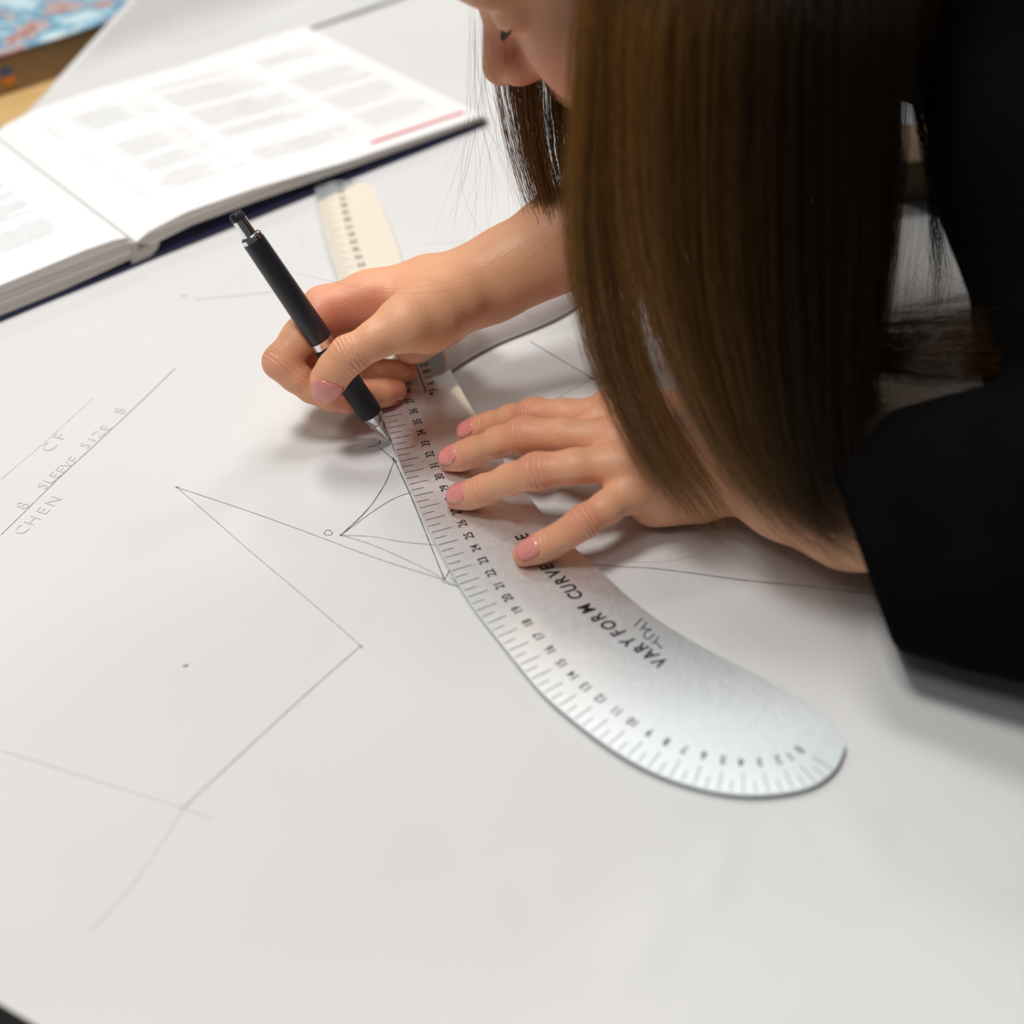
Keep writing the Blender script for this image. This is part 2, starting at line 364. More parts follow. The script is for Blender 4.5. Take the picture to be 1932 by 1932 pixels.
hand_text(line('CHEN', 40, 994, 100, 940), P3, .010)

# ------------------------------------------------------------------ curved ruler
TK = [(1574.9, 1453.9), (1541.8, 1480.3), (1498.8, 1492.8), (1453.2, 1501.1), (1405.2, 1499.4), (1357.1, 1492.8), (1310.9, 1483.5), (1265.8, 1468.8), (1222.4, 1450.9), (1186.6, 1429.9), (1149.4, 1408.2), (1114.4, 1382.6), (1082.6, 1358.1), (1053.2, 1333.5), (1026.2, 1309.9), (1000.3, 1283.7), (980.3, 1255.8), (958.3, 1230.3), (938.9, 1203.8), (917.8, 1179.1), (898.9, 1153.7), (883.6, 1128.4), (866.3, 1103.3), (852.3, 1078.7), (838.3, 1054.3), (825.9, 1030.6), (813.2, 1006.9), (801.8, 983.7), (790.9, 960.8), (781.1, 938.3), (771.6, 916.4), (762.5, 894.4), (754.2, 872.7), (745.9, 851.7), (739.2, 830.2), (731.4, 809.9), (725.2, 789.9), (718.5, 769.1)]
ZR = .0022
wpt = lambda L: np.array([at(u, v, ZR)[:2] for u, v in L])
edge_px = TK[::2] + [(699, 705), (672, 620), (637, 520), (617, 457), (597, 368), (591, 340)]
outer = catmull(wpt(edge_px), 900)
from_end = [(1595, 1405), (1592, 1425), (1586, 1440)]
inner_px = [(1595, 1405), (1591, 1388), (1577, 1368), (1536, 1331), (1482, 1302), (1420, 1269), (1337, 1227), (1254, 1178), (1192, 1132), (1130, 1074), (1088, 1037), (1038, 987), (992, 928), (950, 868), (901, 788), (874, 742), (852, 702), (833, 662), (800, 590), (761, 502), (751, 468), (729, 411), (704, 356), (690, 343)]
inner = catmull(wpt(inner_px), 260)
full_outer = np.r_[catmull(wpt(from_end + [TK[0], TK[1], TK[2]]), 40)[:-1], catmull(wpt(TK[2:3] + edge_px[2:]), 400)]
def resample(P, n):
    d = np.r_[0, np.cumsum(np.linalg.norm(np.diff(P, axis=0), axis=1))]; t = np.linspace(0, d[-1], n)
    return np.c_[np.interp(t, d, P[:, 0]), np.interp(t, d, P[:, 1])]
nR = 260
# smooth the traced outlines a little
def smooth(P, it):
    P = P.copy()
    for _ in range(it): P[1:-1] = .25*P[:-2] + .5*P[1:-1] + .25*P[2:]
    return P
ro, ri = smooth(resample(full_outer, nR), 12), smooth(resample(inner, nR), 12)
def ruler_bow(P): return 0*P[:, 0]
ruler = empty('curved_ruler', (float(ro[80, 0]), float(ro[80, 1]), .001)); tag(ruler, 'silver metal hip curve ruler with black centimetre marks under the flat hand', 'ruler')
zt, zb = ZR, .0009
Vv = np.concatenate([np.c_[ro, np.full(nR, zt)], np.c_[ri, np.full(nR, zt)], np.c_[ro, np.full(nR, zb)], np.c_[ri, np.full(nR, zb)]])
Ff = []
for i in range(nR-1):
    Ff += [(i, nR+i, nR+i+1, i+1), (2*nR+i, 2*nR+i+1, 3*nR+i+1, 3*nR+i), (i, i+1, 2*nR+i+1, 2*nR+i), (nR+i+1, nR+i, 3*nR+i, 3*nR+i+1)]
Ff += [(nR-1, 2*nR-1, 4*nR-1, 3*nR-1)]
obj('ruler_blade', Vv, Ff, M['ruler'], ruler)
# arc length from tick 0
k0 = np.argmin(np.linalg.norm(ro - wpt([TK[0]])[0], axis=1)); eo = ro[k0:]
dl = np.r_[0, np.cumsum(np.linalg.norm(np.diff(eo, axis=0), axis=1))]
k37 = np.argmin(np.linalg.norm(eo - wpt([TK[37]])[0], axis=1)); unit = dl[k37]/37.0
def epos(s):
    t = s*unit; p = np.array([np.interp(t, dl, eo[:, 0]), np.interp(t, dl, eo[:, 1])])
    q = np.array([np.interp(t+.004, dl, eo[:, 0]), np.interp(t+.004, dl, eo[:, 1])]); q0 = np.array([np.interp(max(t-.004, 0), dl, eo[:, 0]), np.interp(max(t-.004, 0), dl, eo[:, 1])])
    d = q-q0; d /= np.linalg.norm(d); return p, d, np.array([d[1], -d[0]])     # point, tangent, inward
tick = Merge(); num = Merge(); zi = ZR + .00012
smax = int(dl[-1]/unit)
for i in range(2*smax):
    s = i/2; p, d, n = epos(s); ln = .0102 if i % 2 == 0 else .0064; a = p + n*.0004; b = p + n*ln; wv = d*.00017
    tick.add([(*(a-wv), zi), (*(a+wv), zi), (*(b+wv), zi), (*(b-wv), zi)], [(0, 3, 2, 1)])
    if i % 2 == 0:
        c = p + n*.0163
        num.glyph(str(int(s)), c + d*.0006, d, .0062, zi, bold=.00009, sx=.80)
tick.build('tick_marks', M['ink'], ruler); num.build('printed_numbers', M['ink'], ruler)
ttl = Merge()
tp = [('V', 1248, 1250), ('A', 1229, 1236), ('R', 1211, 1223), ('Y', 1189, 1211), ('F', 1169, 1194), ('O', 1150.5, 1180), ('R', 1130, 1166), ('M', 1109, 1149), ('C', 1088, 1124), ('U', 1076, 1110.5), ('R', 1061.5, 1096), ('V', 1047, 1082.5), ('E', 1034.6, 1071), ('E', 988, 1014)]
for i, (ch, u, v) in enumerate(tp):
    a = at(*tp[max(0, i-2)][1:], ZR); b = at(*tp[min(len(tp)-1, i+2)][1:], ZR)
    ttl.glyph(ch, at(u, v, ZR), b-a, .0088, zi, bold=.00022, shear=.22, sx=.86)
ttl.build('printed_title', M['ink'], ruler)
fg = Merge(); fp = [(815, 742), (785, 650)]
fa, fb = at(818, 735, ZR), at(789, 655, ZR); fd = fb-fa
for i, ch in enumerate('FAIRGATE'): fg.glyph(ch, fa + fd*(i/7), fd, .0068, zi, bold=.00008, sx=.75)
fn = np.array([-fd[1], fd[0]]); fn /= np.linalg.norm(fn); e = .0042
q = [fa[:2]+fn*e-fd[:2]*.03, fb[:2]+fn*e, fb[:2]+fn*(e+.0006), fa[:2]+fn*(e+.0006)-fd[:2]*.03]
fg.add([(*p, zi) for p in q], [(0, 1, 2, 3)])
dot = at(814, 743, ZR)[:2]; fg.add([(dot[0]+.0011*math.cos(a), dot[1]+.0011*math.sin(a), zi) for a in np.linspace(0, 2*math.pi, 10, endpoint=False)], [tuple(range(10))])
fg.build('printed_lettering', M['ink'], ruler)
hw = Merge()
for st in ([(1249, 1224), (1236, 1211), (1229, 1214)], [(1236, 1211), (1243, 1201)], [(1235, 1197), (1222, 1206), (1215, 1201), (1218, 1192), (1229, 1186)], [(1228, 1190), (1213, 1184), (1208, 1188)], [(1213, 1184), (1220, 1174)], [(1197, 1182), (1211, 1167)]):
    w2 = np.array([at(u, v, ZR)[:2] for u, v in st]); p = catmull(w2, 14) if len(st) > 3 else np.concatenate([w2[i] + (w2[i+1]-w2[i])*np.linspace(0, 1, 6)[:, None] for i in range(len(w2)-1)])
    hw.add(*strip(p, .0007, lift=0, hf=lambda x, y: np.full(len(x), zi)))
hw.build('handwritten_letters', M['ink_blue'], ruler)

# ------------------------------------------------------------------ pen
ptip, ptop = at(735, 832, .0), atZ(443, 402, .715); pd = (ptop-ptip); PL = np.linalg.norm(pd); pd /= PL
pen = empty('ballpoint_pen', tuple(ptip)); tag(pen, 'black click pen with silver tip held against the ruler edge', 'pen')
R0 = .0061
def pen_part(name, prof, m): return link_l(name, lathe(prof, ptip, ptop, 48), m, pen)
def link_l(name, VF, m, parent):
    o = obj(name, VF[0], VF[1], m, parent, True); o.data.set_sharp_from_angle(angle=.6); return o
pen_part('nib', [(0.0000, .00025), (.0012, .0005), (.0035, .0006)], M['nib'])
pen_part('tip_cone', [(.0006, .0008), (.0012, .0013), (.0090, .0033), (.0118, .0041), (.0120, .0039), (.0123, .0042), (.0175, .0056), (.0177, .0052)], M['chrome'])
pen_part('grip', [(.0175, .0050), (.0177, .0058), (.021, .0062), (.035, .0061), (.0620, .0062), (.0622, .0058)], M['grip'])
pen_part('ring', [(.0620, .0055), (.0621, .0064), (.0657, .0064), (.0658, .0058)], M['chrome'])
pen_part('barrel', [(.0655, .0058), (.0657, .0062), (.075, .0062), (.1255, .0057), (.1257, .0050)], M['barrel'])
pen_part('collar', [(.1253, .0050), (.1255, .0057), (.1275, .0055), (.1283, .0046), (.1284, .0040)], M['chrome'])
pen_part('clicker', [(.128, .0036), (.1372, .0035), (.1373, .0030)], M['chrome'])
pen_part('clicker_cap', [(.1371, .0033), (.1373, .0037), (.1400, .0036), (.1410, .0029), (.1412, .0015)], M['barrel'])

# ------------------------------------------------------------------ curled sheet by the forearm
ca, cb = at(846, 716)[:2], at(1240, 500)[:2]; cd = (cb-ca)/np.linalg.norm(cb-ca); cn = np.array([-cd[1], cd[0]])
Vv = []; Ff = []; ns, nk = 60, 34; Lc = np.linalg.norm(cb-ca)
def curl_pt(s, a):
    r = .0125*(1 + .10*math.sin(s*7+.6)) * (1 + .22*a/5)
    cx = .004 + .003*math.sin(s*9); base = ca + cd*(s*Lc + .004*math.sin(a*1.3)*(1-s))
    return np.array([*(base + cn*(cx + r*1.35*(1-math.cos(a)*1.0)*1.0)), .0006 + r*1.0*(math.sin(a-math.pi/2)+1)*0 + r*math.sin(a)*1.05 + .011*max(0, math.sin(a*.5))])
for i in range(ns):
    for j in range(nk):
        a = -.5 + 3.9*j/(nk-1); p = curl_pt(i/(ns-1), a); p[2] = max(p[2], .0006); Vv.append(p)
for i in range(ns-1):
    for j in range(nk-1): Ff.append((i*nk+j, (i+1)*nk+j, (i+1)*nk+j+1, i*nk+j+1))
curl = obj('curled_paper', Vv, Ff, M['curl'], None, True); sd = curl.modifiers.new('thick', 'SOLIDIFY'); sd.thickness = .0002; sd.offset = 1
tag(curl, 'curled up margin of white paper beside the ruler below the forearm', 'paper')
def curl_line(pts, wd, m):
    P = [curl_pt(s, a) + np.array([0, 0, 0]) for s, a in pts]; P = catmull(P, 24)
    V2 = []; n = len(P)
    off = np.array([-cn[0]*.4, -cn[1]*.4, .9])*.0007
    for sgn in (-1, 1):
        for p in P: V2.append(p + off + np.array([*cd, 0])*sgn*wd/2)
    obj('pencil_line', V2, [(i, i+1, n+i+1, n+i) for i in range(n-1)], m, curl)
curl_line([(.27, 1.5), (.32, 1.0), (.38, .5), (.44, .05)], .0006, P3)

# ------------------------------------------------------------------ open book
bS = at(258, 497)[:2]; bu = at(905, 236)[:2] - bS; bu /= np.linalg.norm(bu); bn = np.array([-bu[1], bu[0]])
book = empty('open_book', (*bS, .0)); tag(book, 'thick open paperback with white text pages and navy cover', 'book')
def bpt(u, n, z): return (*(bS + bu*u + bn*n), z)
DB = .208
def DBf(u): return .208 + .075*max(u, 0)
def block(name, us, top, bot, rot=0.0):
    Vt = []; nU = len(us); nN = 2
    for n in (0, 1):
        for u, a, b in zip(us, top, bot): Vt += [bpt(u, n*DBf(u), a), bpt(u, n*DBf(u), b)]
    Ft = []; Fs = []
    k = 2*nU
    for i in range(nU-1):
        Ft.append((2*i, 2*i+2, k+2*i+2, k+2*i)); Fs.append((2*i, 2*i+1, 2*i+3, 2*i+2)); Fs.append((k+2*i, k+2*i+2, k+2*i+3, k+2*i+1)); Fs.append((2*i+1, k+2*i+1, k+2*i+3, 2*i+3))
    Fs += [(0, k, k+1, 1), (2*nU-2, 2*nU-1, k+2*nU-1, k+2*nU-2)]
    o = obj(name, Vt, Fs, M['pageside'], book, False)
    obj('page', Vt, Ft, M['page'], o, True)
    return o
uR = np.linspace(.003, .277, 30)
def zR(u): return np.interp(u, [.0, .012, .04, .09, .16, .277], [.0125, .0175, .0205, .0185, .0120, .0062])
def zRb(u): return np.interp(u, [.0, .012, .04, .09, .16, .277], [.0080, .0080, .0105, .0095, .0060, .0028])
uL = np.linspace(-.270, -.002, 30); rotL = -.0
def zL(u): return np.interp(-u, [0, .006, .03, .08, .16, .270], [.0185, .0205, .0215, .0205, .0185, .014])
block('page_block', uR, zR(uR), zRb(uR)); 
def zLb(u): return np.interp(-u, [0, .05, .27], [.0045, .0018, .0010])
block('page_block', uL, zL(uL), zLb(uL), rotL)
# cover sheet: navy, lying on the paper, bowed up to the spine
uc = np.r_[np.linspace(-.274, -.004, 16), np.linspace(.006, .281, 18)]
zc = np.r_[np.full(16, .0004), np.interp(np.linspace(.006, .281, 18), [.0, .03, .10, .281], [.0006, .0012, .0016, .0010])]
Vv = [bpt(u, n, z) for n in (-.001, DB+.001) for u, z in zip(uc, zc)]; n = len(uc)
o = obj('cover', Vv, [(i, i+1, n+i+1, n+i) for i in range(n-1)], M['cover'], book, True); o.modifiers.new('t', 'SOLIDIFY').thickness = .0005
# spine lining between the two blocks
Vv = []
for nn in (0, DB):
    for u, z in ((-.003, .0007), (-.002, .0150), (.004, .0125), (.012, .0085), (.018, .0080), (.016, .0045), (.010, .0007)): Vv.append(bpt(u, nn, z))
o = obj('spine_lining', Vv, [tuple(range(7))[::-1], tuple(range(7, 14))] + [(i, (i+1) % 7, 7+(i+1) % 7, 7+i) for i in range(7)], M['spine'], book)
tx = Merge()
def page_quad(u0, u1, n0, n1, zf, k=4):
    us = np.linspace(u0, u1, k); V2 = [bpt(u, n, zf(u)+.0003) for n in (n0, n1) for u in us]
    return V2, [(i, i+1, k+i+1, k+i) for i in range(k-1)]
for (u0, u1, zf) in ((.030, .105, zR), (.118, .193, zR), (.206, .262, zR), (-.115, -.03, zL), (-.215, -.13, zL)):
    n = .035
    while n < .195:
        blk = random.randint(4, 9)
        for _ in range(blk):
            if n > .195: break
            e = u1 - (random.random()*.03 if random.random() < .35 else 0)
            tx.add(*page_quad(u0, e, n, n+.0016, zf)); n += .0040
        n += .008 + .02*(random.random() < .3)
tag(tx.build('printed_text', M['print'], book), kind='stuff')
rb = Merge(); rb.add(*page_quad(.190, .270, .0115, .0150, zR, 6)); rb.build('red_bar', M['red'], book)

# ------------------------------------------------------------------ loose sheet rising behind the book
ed = catmull([at(-30, 262, .0004), at(40, 221, .002), at(140, 119, .015), at(246, 3, .040), at(275, -45, .052), at(290, -120, .050)], 30)
Vv = []; ncol = 50
for i, p in enumerate(ed):
    for j in range(ncol):
        sft = j/(ncol-1)*.62; q = p[:2] + bu*sft
        z = p[2]*(1 - .45*sm(.30, .62, sft)) + .004*sm(0, 1, p[2]/.03)*math.sin(sft*17 + i*.12) + (.0015*math.sin(sft*40+i*.3) if i > 8 else 0)
        Vv.append((*q, max(z, .0004)))
Ff = [(i*ncol+j, i*ncol+j+1, (i+1)*ncol+j+1, (i+1)*ncol+j) for i in range(len(ed)-1) for j in range(ncol-1)]
sheet = obj('loose_sheet', Vv, Ff, M['paper'], None, True); sheet.modifiers.new('t', 'SOLIDIFY').thickness = .0002
tag(sheet, 'white sheet of paper curving upward behind the open book', 'paper')

# ------------------------------------------------------------------ picture box in the far corner
k0_, k1_ = at(0, 176)[:2], at(112, 139)[:2]; kd = (k1_-k0_)/np.linalg.norm(k1_-k0_); kn = np.array([-kd[1], kd[0]]); K0 = k0_ - kd*.06
pbx = empty('picture_box', (*K0, -.003)); tag(pbx, 'flat brown box with a blue and white picture on its lid', 'box')
def kp(a, n, z): return np.array([*(K0 + kd*a + kn*n), z])
V = [kp(a, n, z) for z in (-.003, .0262) for (a, n) in ((0, 0), (.19, 0), (.19, .22), (0, .22))]
bevel_obj(obj('box_body', V, [(3, 2, 1, 0), (4, 5, 6, 7), (0, 1, 5, 4), (1, 2, 6, 5), (2, 3, 7, 6), (3, 0, 4, 7)], M['card'], pbx), .001)
V = [kp(a, n, z) for z in (.0263, .0278) for (a, n) in ((-.001, -.001), (.191, -.001), (.191, .221), (-.001, .221))]
obj('lid_picture', V, [(3, 2, 1, 0), (4, 5, 6, 7), (0, 1, 5, 4), (1, 2, 6, 5), (2, 3, 7, 6), (3, 0, 4, 7)], M['picture'], pbx)
def sticker(name, ca_, cz, w_, h_, m, rnd):
    P = []
    for t in np.linspace(0, 2*math.pi, 20, endpoint=False):
        cx, cz_ = math.cos(t), math.sin(t)
        if not rnd: cx, cz_ = np.sign(cx)*abs(cx)**.3, np.sign(cz_)*abs(cz_)**.3
        P.append(kp(ca_ + cx*w_/2, -.0006, cz + cz_*h_/2))
    obj(name, P, [tuple(range(20))], m, pbx)
sticker('blue_sticker', .0685, .0145, .010, .008, M['blue_dot'], True); sticker('orange_sticker', .0690, .0075, .011, .007, M['orange_dot'], False)

# ------------------------------------------------------------------ things seen in the gap behind the hair
ob = at(1700, 384)[:2]; bx = empty('small_box', (*ob, -.002)); tag(bx, 'small olive brown box on the table behind the hair', 'box')
V, Fc = box((ob[0]+.030, ob[1]+.03, .011), (.064, .05, .026)); bevel_obj(obj('box_body', V, Fc, M['olive'], bx), .002)
V, Fc = box((ob[0]+.030, ob[1]+.03, .0255), (.066, .052, .003)); bevel_obj(obj('lid', V, Fc, M['card'], bx), .001)
V = []; Fc = []
for i in range(16):
    for j in range(16):
        x = ob[0] - .015 + .10*i/15; y = ob[1] + .075 + .10*j/15
        V.append((x, y, .001 + .030*math.sin(math.pi*i/15)*math.sin(math.pi*j/15)*(0.6 + .8*random.random())))
for i in range(15):
    for j in range(15): Fc.append((i*16+j, (i+1)*16+j, (i+1)*16+j+1, i*16+j+1))
bag = obj('crumpled_paper', V, Fc, M['white_plastic'], None, False); tag(bag, 'crumpled white paper behind the small olive box', 'paper')
#PERSON
# ------------------------------------------------------------------ implicit surfaces -> one continuous mesh
def smin(a, b, k):
    h = np.maximum(k - np.abs(a-b), 0)/k; return np.minimum(a, b) - h*h*k*.25
def caps(P, c):
    a, b, ra, rb = c; ab = (b-a); t = np.clip((P-a) @ ab/max(float(ab @ ab), 1e-12), 0, 1)
    q = P - a - t[:, None]*ab; return np.sqrt((q*q).sum(1)) - (ra + (rb-ra)*t)
def chain(pts, k=.004):
    """pts: list of (xyz, r) -> function"""
    C = [(np.asarray(pts[i][0], np.float32), np.asarray(pts[i+1][0], np.float32), pts[i][1], pts[i+1][1]) for i in range(len(pts)-1)]
    def f(P):
        d = caps(P, C[0])
        for c in C[1:]: d = smin(d, caps(P, c), k)
        return d
    return f
def ell(c, r, R=None):
    c = np.asarray(c, np.float32); r = np.asarray(r, np.float32); R = None if R is None else np.asarray(R, np.float32)
    def f(P):
        q = P - c
        if R is not None: q = q @ R.T
        k0 = np.sqrt(((q/r)**2).sum(1)); k1 = np.sqrt(((q/(r*r))**2).sum(1)) + 1e-9; return k0*(k0-1)/k1
    return f
def union(fs, k):
    def f(P):
        d = fs[0](P)
        for g in fs[1:]: d = smin(d, g(P), k)
        return d
    return f
def surface_nets(groups, vox, B=14):
    """groups: list of (function, lo, hi); union of all; sparse naive surface nets"""
    lo = np.min([g[1] for g in groups], 0) - 2*vox; hi = np.max([g[2] for g in groups], 0) + 2*vox
    nb = np.ceil((hi-lo)/(vox*B)).astype(int); bs = vox*B
    I = np.stack(np.meshgrid(*[np.arange(n) for n in nb], indexing='ij'), -1).reshape(-1, 3)
    C = (lo + (I+.5)*bs).astype(np.float32); rad = bs*.8660*1.25
    act = np.full(len(I), 1e9, np.float32); gm = np.zeros((len(I), len(groups)), bool)
    for gi, (f, l, h) in enumerate(groups):
        inb = ((C > np.asarray(l)-bs) & (C < np.asarray(h)+bs)).all(1)
        if inb.any():
            d = f(C[inb]); gm[inb, gi] = d < rad*1.3; act[inb] = np.minimum(act[inb], d)
    keep = np.abs(act) < rad; I = I[keep]; gm = gm[keep]
    g1 = np.arange(B+1); L = np.stack(np.meshgrid(g1, g1, g1, indexing='ij'), -1).reshape(-1, 3)
    keys, pos, quads = [], [], []; BIG = np.int64(1 << 20)
    def key(c): return (c[..., 0]*BIG + c[..., 1])*BIG + c[..., 2]
    for s in range(0, len(I), 60):
        Ib = I[s:s+60]; G = (Ib[:, None, :]*B + L[None]).astype(np.int64); P = (lo + G.reshape(-1, 3)*vox).astype(np.float32)
        d = np.full(len(P), .05, np.float32).reshape(len(Ib), -1); Pm = P.reshape(len(Ib), -1, 3)
        for gi, (f, l, h) in enumerate(groups):
            m = gm[s:s+60, gi]
            if m.any():
                q = f(Pm[m].reshape(-1, 3)).reshape(m.sum(), -1); d[m] = smin(d[m], q, .003)
        D = d.reshape(len(Ib), B+1, B+1, B+1); S = D < 0; G4 = G.reshape(len(Ib), B+1, B+1, B+1, 3)
        cnt = sum(S[:, i:B+i, j:B+j, k:B+k].astype(np.int8) for i in (0, 1) for j in (0, 1) for k in (0, 1))
        b, x, y, z = np.nonzero((cnt > 0) & (cnt < 8))
        if len(b):
            acc = np.zeros((len(b), 3)); n = np.zeros(len(b))
            cor = [(i, j, k) for i in (0, 1) for j in (0, 1) for k in (0, 1)]; vals = {c: D[b, x+c[0], y+c[1], z+c[2]] for c in cor}
            for c in cor:
                for ax in range(3):
                    if c[ax] == 0:
                        c2 = list(c); c2[ax] = 1; v0, v1 = vals[c], vals[tuple(c2)]; cr = (v0 < 0) != (v1 < 0)
                        t = np.where(cr, v0/(v0-v1+1e-20), 0); p = np.tile(np.array(c, float), (len(b), 1)); p[:, ax] += t
                        acc += p*cr[:, None]; n += cr
            cell = G4[b, x, y, z]; keys.append(key(cell)); pos.append(lo + (cell + acc/n[:, None])*vox)
        for ax in range(3):
            sl = [slice(None), slice(0, B), slice(0, B), slice(0, B)]; s2 = list(sl); s2[ax+1] = slice(1, B+1)
            A, Bq = S[tuple(sl)], S[tuple(s2)]; b, x, y, z = np.nonzero(A != Bq)
            if not len(b): continue
            c0 = G4[b, x, y, z]; o1, o2 = [(1, 2), (2, 0), (0, 1)][ax]; e1 = np.zeros(3, np.int64); e1[o1] = 1; e2 = np.zeros(3, np.int64); e2[o2] = 1
            q = np.stack([key(c0-e1-e2), key(c0-e2), key(c0), key(c0-e1)], 1); ins = A[b, x, y, z]
            q[~ins] = q[~ins][:, ::-1]; quads.append(q)
    keys = np.concatenate(keys); pos = np.concatenate(pos); quads = np.concatenate(quads)
    o = np.argsort(keys); keys = keys[o]; pos = pos[o]
    ix = np.searchsorted(keys, quads); ix = np.clip(ix, 0, len(keys)-1); ok = (keys[ix] == quads).all(1)
    return pos, ix[ok]
def bounds(pts, pad):
    P = np.array([p for p, r in pts]); r = max(r for p, r in pts); return P.min(0)-r-pad, P.max(0)+r+pad

person = empty('person', (.50, .58, -.75))
tag(person, 'person with long dark brown hair in a black top bending over the paper to draw', 'person')

# ---- left hand, flat on the ruler: joints as (photo x, photo y, height), radius
LH = {'little': [(990, 1046, .0073, .0058), (1018, 1034, .0100, .0064), (1043, 1022, .0130, .0066), (1072, 1005, .0190, .0066), (1100, 985, .0250, .0074), (1145, 957, .0275, .0072), (1200, 918, .0290, .0090)],
      'ring': [(864, 940, .0072, .0060), (888, 933, .0110, .0067), (913, 924, .0160, .0069), (962, 904, .0260, .0071), (1013, 889, .0345, .0084), (1085, 880, .0375, .0080), (1180, 873, .0375, .0096)],
      'middle': [(849, 868, .0072, .0060), (870, 861, .0110, .0067), (893, 852, .0150, .0069), (940, 834, .0265, .0073), (989, 821, .0350, .0086), (1065, 822, .0385, .0078), (1168, 829, .0395, .0096)],
      'index': [(881, 818, .0072, .0056), (903, 810, .0110, .0063), (927, 802, .0150, .0066), (965, 791, .0230, .0070), (1008, 782, .0310, .0080), (1065, 784, .0350, .0078), (1130, 791, .0365, .0098)]}
LJ = {k: [(at(u, v, z), r) for u, v, z, r in L] for k, L in LH.items()}
wrL = at(1352, 872, .031)
def between(a, b, t): return np.asarray(a)*(1-t) + np.asarray(b)*t
palm = []
ends = {'little': at(1318, 905, .020), 'ring': at(1330, 885, .027), 'middle': at(1332, 862, .031), 'index': at(1322, 838, .030)}
for k, L in LJ.items():
    m_, e_ = L[-1][0], ends[k]; rr = {'little': .0125, 'ring': .0130, 'middle': .0135, 'index': .0130}[k]
    palm.append(chain([(m_ + np.array([0, 0, -.002]), .0098), (between(m_, e_, .4) + np.array([0, 0, -.004]), rr), (e_ - np.array([0, 0, .003]), .0140)], .006))
palm.append(chain([(at(1232, 945, .013), .0115), (at(1318, 930, .014), .0135)], .006))          # heel of the hand, little-finger side
palm.append(chain([(at(1190, 800, .020), .0120), (at(1260, 800, .020), .0150), (at(1318, 845, .022), .0155)], .006))   # thumb base
forearmL = [(ends['ring'], .0165), (wrL, .0185), (at(1400, 868, .034), .0195), (at(1500, 900, .038), .0235), (at(1615, 945, .042), .026), (at(1800, 1005, .047), .028), (at(2010, 1035, .055), .030)]
ulna = [(at(1326, 915, .021), .0125), (at(1385, 897, .026), .0145), (at(1480, 935, .030), .018), (at(1600, 985, .033), .020)]
thumbL = [(at(1262, 800, .022), .0135), (at(1205, 768, .018), .0110), (at(1160, 762, .014), .0098), (at(1120, 778, .0105), .0080)]
palmL = union(palm + [chain(forearmL, .008), chain(ulna, .008)], .0075)
fL = [chain(L, .004) for L in LJ.values()] + [chain(thumbL, .004)]
def handL(P):
    base = palmL(P); d = None
    for f in fL:
        e = smin(base, f(P), .0085); d = e if d is None else smin(d, e, .0012)
    return d
# ---- right hand, holding the pen
Z = atZ
RH = {'index': [(Z(652, 760, .769), .0058), (Z(620, 746, .766), .0066), (Z(588, 733, .762), .0070), (Z(557, 710, .757), .0075), (Z(529, 683, .753), .0085), (Z(566, 636, .756), .0088), (Z(612, 583, .762), .0105)],
      'thumb': [(Z(612, 738, .744), .0070), (Z(620, 717, .738), .0084), (Z(636, 692, .733), .0088), (Z(660, 665, .729), .0098), (Z(706, 638, .728), .0098), (Z(765, 610, .731), .0125)],
      'middle': [(Z(684, 752, .780), .0058), (Z(655, 752, .781), .0066), (Z(622, 748, .780), .0070), (Z(590, 722, .776), .0074), (Z(566, 692, .773), .0084), (Z(600, 640, .780), .0086), (Z(640, 590, .785), .0105)],
      'ring': [(at(746, 736, .0085), .0062), (at(722, 741, .010), .0070), (at(695, 744, .012), .0072), (at(650, 735, .014), .0076), (at(622, 710, .022), .0084), (Z(650, 640, .800), .0086), (Z(680, 590, .803), .0105)],
      'little': [(at(768, 700, .0085), .0058), (at(745, 703, .010), .0064), (at(722, 704, .0115), .0066), (at(690, 690, .013), .0072), (at(668, 668, .019), .0076), (Z(690, 622, .818), .0080), (Z(722, 590, .818), .0095)]}
wr = Z(862, 548, .765)
palmR = [chain([(RH['index'][-1][0], .0105), (Z(700, 562, .764), .0128), (Z(800, 548, .765), .0160)], .006),
         chain([(RH['middle'][-1][0], .0108), (Z(740, 568, .783), .0135), (Z(820, 552, .778), .0160)], .006),
         chain([(RH['ring'][-1][0], .0108), (Z(770, 580, .800), .0135), (Z(835, 560, .790), .0150)], .006),
         chain([(RH['little'][-1][0], .0098), (Z(790, 600, .812), .0125), (Z(845, 570, .795), .0140)], .006),
         chain([(RH['thumb'][-1][0], .0128), (Z(800, 598, .742), .0165), (Z(852, 570, .752), .0165)], .006),
         chain([(Z(780, 640, .790), .0125), (Z(835, 598, .780), .0150)], .006)]
forearmR = [(Z(820, 555, .764), .0170), (wr, .0168), (Z(905, 528, .764), .0172), (Z(960, 498, .764), .0180), (Z(1050, 450, .762), .0205), (Z(1150, 398, .760), .0235), (Z(1320, 305, .755), .030), (Z(1420, 250, .752), .034)]
palmR_ = union(palmR + [chain(forearmR, .008), chain([(Z(850, 575, .768), .0125), (Z(930, 548, .768), .0140), (Z(1050, 490, .766), .0170)], .008)], .009)
fR = [chain(L, .004) for L in RH.values()]
web = chain([(Z(632, 622, .738), .0075), (Z(668, 606, .7385), .0095), (Z(700, 592, .742), .0060)], .004)
def handR(P):
    base = palmR_(P); d = None
    for k, f in zip(RH, fR):
        e = smin(base, f(P), .0075); d = e if d is None else smin(d, e, .0010)
    return -smin(-d, web(P), .012)                                  # hollow between thumb and index finger
